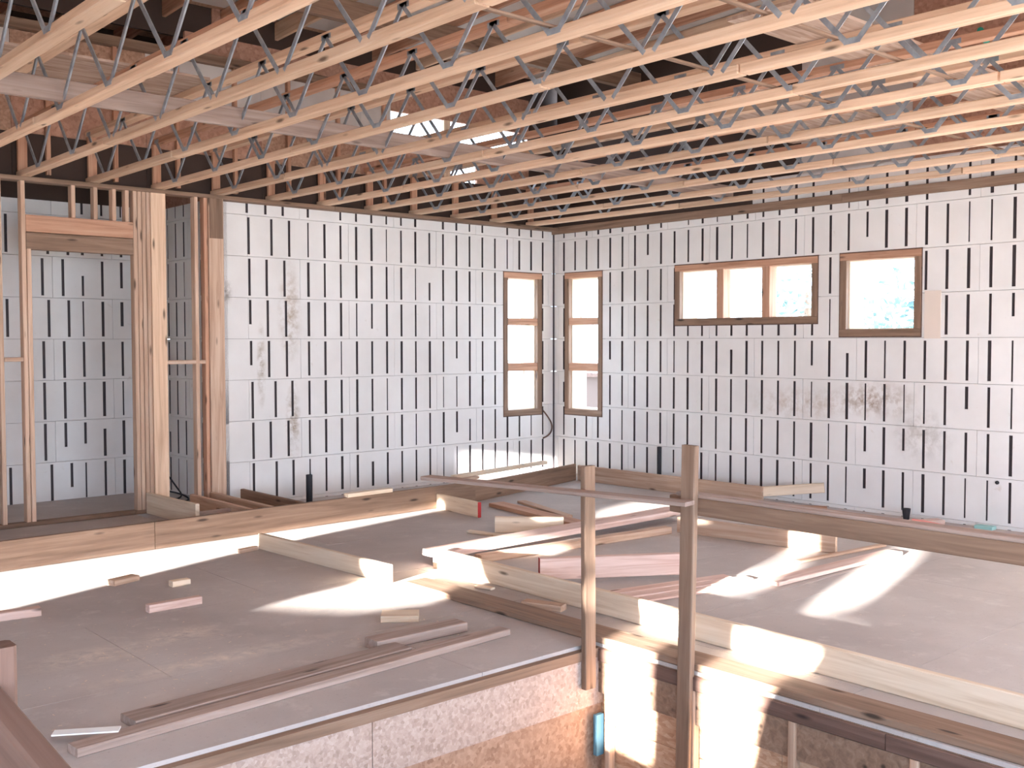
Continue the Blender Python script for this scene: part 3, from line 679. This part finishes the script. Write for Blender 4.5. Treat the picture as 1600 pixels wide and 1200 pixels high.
lumber('flat orange plank along the right edge of the stairwell', (-5.20, -4.02, 0.02), (-5.145, -9.4, 0.02), 0.19, 0.038, 'brown')
lumber('lilac-white board on edge with a bright red left end', (-4.56, -4.60, 0.115), (-3.62, -5.19, 0.115), 0.065, 0.15, 'pink', endmat='redpaint')
lumber('pinkish board on edge lying behind the near guard post', (-2.26, -3.95, 0.07), (-2.06, -5.40, 0.07), 0.04, 0.14, 'stud')
lumber('flat lilac board with a knot on the bright right-hand floor', (-3.38, -5.69, 0.02), (-1.75, -5.73, 0.02), 0.14, 0.03, 'pink')
lumber('narrow stick beside the lilac board on the bright floor', (-2.6, -5.40, 0.012), (-1.5, -5.50, 0.012), 0.05, 0.02, 'stud')
lumber('long flat orange board leading from the rim joist end', (-2.50, -1.75, 0.02), (-2.72, -3.25, 0.02), 0.18, 0.04, 'red')
lumber('thin flat board right of the long orange one by the curb', (-2.15, -1.75, 0.012), (-2.45, -2.75, 0.012), 0.1, 0.024, 'stud')
for i, (lab, x, dy) in enumerate((('top sheet strip of the grey stack under the red-ended board', 0.0, 0.0), ('second grey strip, right below the top one of the stack', 0.07, 0.13), ('lowest grey strip, nearest the near guard post', 0.14, 0.27))):
    lumber(lab, (-4.42+x*0.4, -5.12-dy, 0.01), (-3.4+x, -5.34-dy, 0.01), 0.10, 0.016, 'pink', 'board', 'grey strips on the mid floor')
lumber('small block on the floor between the cream curb and the orange plank', (-5.03, -4.96, 0.02), (-4.93, -5.22, 0.02), 0.09, 0.04, 'stud', 'offcut')
lumber('small chip of wood by the tip of the orange plank', (-4.93, -4.36, 0.01), (-4.9, -4.5, 0.01), 0.05, 0.015, 'pale', 'offcut')
lumber('long dusty board on the floor along the stairwell, the farther of two', (-7.75, -5.345, 0.02), (-6.19, -5.25, 0.02), 0.15, 0.038, 'greyboard')
lumber('long dusty board on the floor along the stairwell, the nearer of two', (-8.05, -5.52, 0.02), (-5.55, -5.36, 0.02), 0.1, 0.038, 'greyboard')
lumber('short grey board lying behind the right end of the two dusty boards', (-6.3, -5.10, 0.029), (-5.68, -5.12, 0.029), 0.13, 0.056, 'greyboard')
o = boxobj('tape_strip', (-8.07, -5.40, 0.04), (-7.80, -5.34, 0.046), 'white'); o.rotation_euler.z = -0.55; o.location = (-7.95, -5.40, 0.0425); tag(o, 'short white strip lying at the left end of the dusty boards', 'strip')
def block(label, p0, p1, W, H, mat='stud'): lumber(label, p0, p1, W, H, mat, 'offcut', 'wood offcuts on the floor', 'wood_offcut')
block('small wood block at the front edge of the sunlit strip', (-6.80, -2.62, 0.02), (-6.60, -2.56, 0.02), 0.09, 0.04)
block('tiny pale wood block alone beyond the round stick', (-6.50, -2.93, 0.02), (-6.37, -2.93, 0.02), 0.07, 0.04, 'pale')
block('stick-shaped offcut with a pale end on the left floor', (-6.90, -3.50, 0.025), (-6.55, -3.50, 0.025), 0.06, 0.05, 'pink')
block('pinkish offcut at the far left edge of the floor', (-7.80, -3.05, 0.025), (-7.42, -3.10, 0.025), 0.09, 0.05, 'pink')
block('white-ended offcut below the sunlit end of the pale board', (-5.90, -4.62, 0.02), (-5.72, -4.76, 0.02), 0.16, 0.04, 'pale')
block('little offcut beside the short cream board\'s stair side', (-5.62, -2.2, 0.018), (-5.44, -2.16, 0.018), 0.05, 0.034)
# sawdust and splinters: too many and too small to count
bm = bmesh.new(); rnd = random.Random(3)
for i in range(260):
    x = rnd.uniform(-8.5, -5.4); y = rnd.uniform(-5.2, -2.2)
    if rnd.random() < 0.4: x = rnd.gauss(-7.3, 0.35); y = rnd.gauss(-4.6, 0.3)
    if rnd.random() < 0.3: x = rnd.uniform(-4.2, -1.0); y = rnd.uniform(-7.6, -2.2)
    a = rnd.uniform(0, 3.14); l = rnd.uniform(0.004, 0.014); w_ = rnd.uniform(0.0015, 0.003)
    d = Vector((math.cos(a), math.sin(a), 0)); n = Vector((-d.y, d.x, 0)); c = Vector((x, y, 0.0035))
    bm.faces.new([bm.verts.new(c+d*l+n*w_), bm.verts.new(c-d*l+n*w_), bm.verts.new(c-d*l-n*w_), bm.verts.new(c+d*l-n*w_)])
o = mesh_obj('wood_splinters', bm, 'pale'); o['kind'] = 'stuff'; tag(o, 'pale splinters and sawdust scattered on the floor', 'sawdust')
o = boxobj('blue_strap', (-5.33, -5.895, -0.62), (-5.275, -5.868, -0.39), 'blue'); tag(o, 'blue strap hanging in the stairwell corner below the thin post', 'strap')

# ------------------------------------------------------------------ outside the windows
bm = bmesh.new()
for a, b in (((-60, -60), (-12, 80)), ((-12, -60), (0.32, -15.3)), ((-12, 1.7), (0.32, 80)), ((0.32, -60), (80, 80))): box(bm, (*a, -0.6), (*b, -0.5))
g = mesh_obj('ground_outside', bm, 'ground'); g['kind'] = 'structure'
def tree(x, y, h, r, n, label, seed):
    t = thing('tree', label, 'tree', (x, y, -0.5), 'trees outside the windows')
    bm = bmesh.new(); segs = 8
    ra = [bm.verts.new((0.16*math.cos(i*0.785), 0.16*math.sin(i*0.785), 0)) for i in range(segs)]; rb = [bm.verts.new((0.06*math.cos(i*0.785), 0.06*math.sin(i*0.785), h*0.8)) for i in range(segs)]
    for i in range(segs): bm.faces.new((ra[i], ra[(i+1) % segs], rb[(i+1) % segs], rb[i]))
    mesh_obj('trunk', bm, 'brown', t)
    rnd = random.Random(seed); bm = bmesh.new()
    for i in range(n):
        v = Vector((rnd.gauss(0, 1), rnd.gauss(0, 1), rnd.gauss(0, 1))).normalized()*(rnd.random()**0.4)
        c = Vector((v.x*r, v.y*r, h*0.62+v.z*h*0.36)); a = Vector((rnd.gauss(0, 1), rnd.gauss(0, 1), rnd.gauss(0, 1))).normalized(); b = a.orthogonal().normalized(); s_ = rnd.uniform(0.06, 0.13)
        bm.faces.new([bm.verts.new(c+a*s_), bm.verts.new(c+b*s_*0.5), bm.verts.new(c-a*s_), bm.verts.new(c-b*s_*0.5)])
    o = mesh_obj('foliage', bm, 'leaf', t); o['kind'] = 'stuff'
tree(9.5, 2.3, 4.0, 1.1, 500, 'leafy tree outside, seen low in the middle pane of the wide window', 1)
tree(7.2, -1.35, 3.6, 1.25, 800, 'leafy tree outside, filling the lower right of the square window', 2)
tree(6.5, 16.0, 6.5, 1.6, 1500, 'tree outside, seen in the top pane left of the corner', 3)
sh = thing('shed', 'dark brown shed outside, seen in the bottom pane right of the corner', 'shed', (5.0, 4.3, -0.5))
boxobj('shed_wall', (4.2, 2.6, -0.5), (6.6, 4.35, 1.05), 'siding', sh)
boxobj('shed_roof', (4.1, 2.5, 1.05), (6.7, 4.42, 1.12), 'darkboard', sh)
nb = thing('neighbour_roof', 'blue-grey roof corner with a post outside, in the top pane right of the corner', 'roof', (7, 7, -0.5))
bm = bmesh.new()
P = [(6.0, 5.9, 3.3), (6.0, 8.0, 3.3), (9.0, 8.0, 4.6), (9.0, 5.0, 4.6)]
a = [bm.verts.new(p) for p in P]; b = [bm.verts.new((p[0], p[1], p[2]+0.12)) for p in P]
bm.faces.new(a[::-1]); bm.faces.new(b)
for i in range(4): bm.faces.new((a[i], a[(i+1) % 4], b[(i+1) % 4], b[i]))
o = mesh_obj('roof_slab', bm, 'slate', nb); o.location = -origin(nb)
board('post', (6.1, 7.2, -0.5), (6.1, 7.2, 3.35), 0.14, 0.14, 'slate', nb, up=(0, -1, 0))
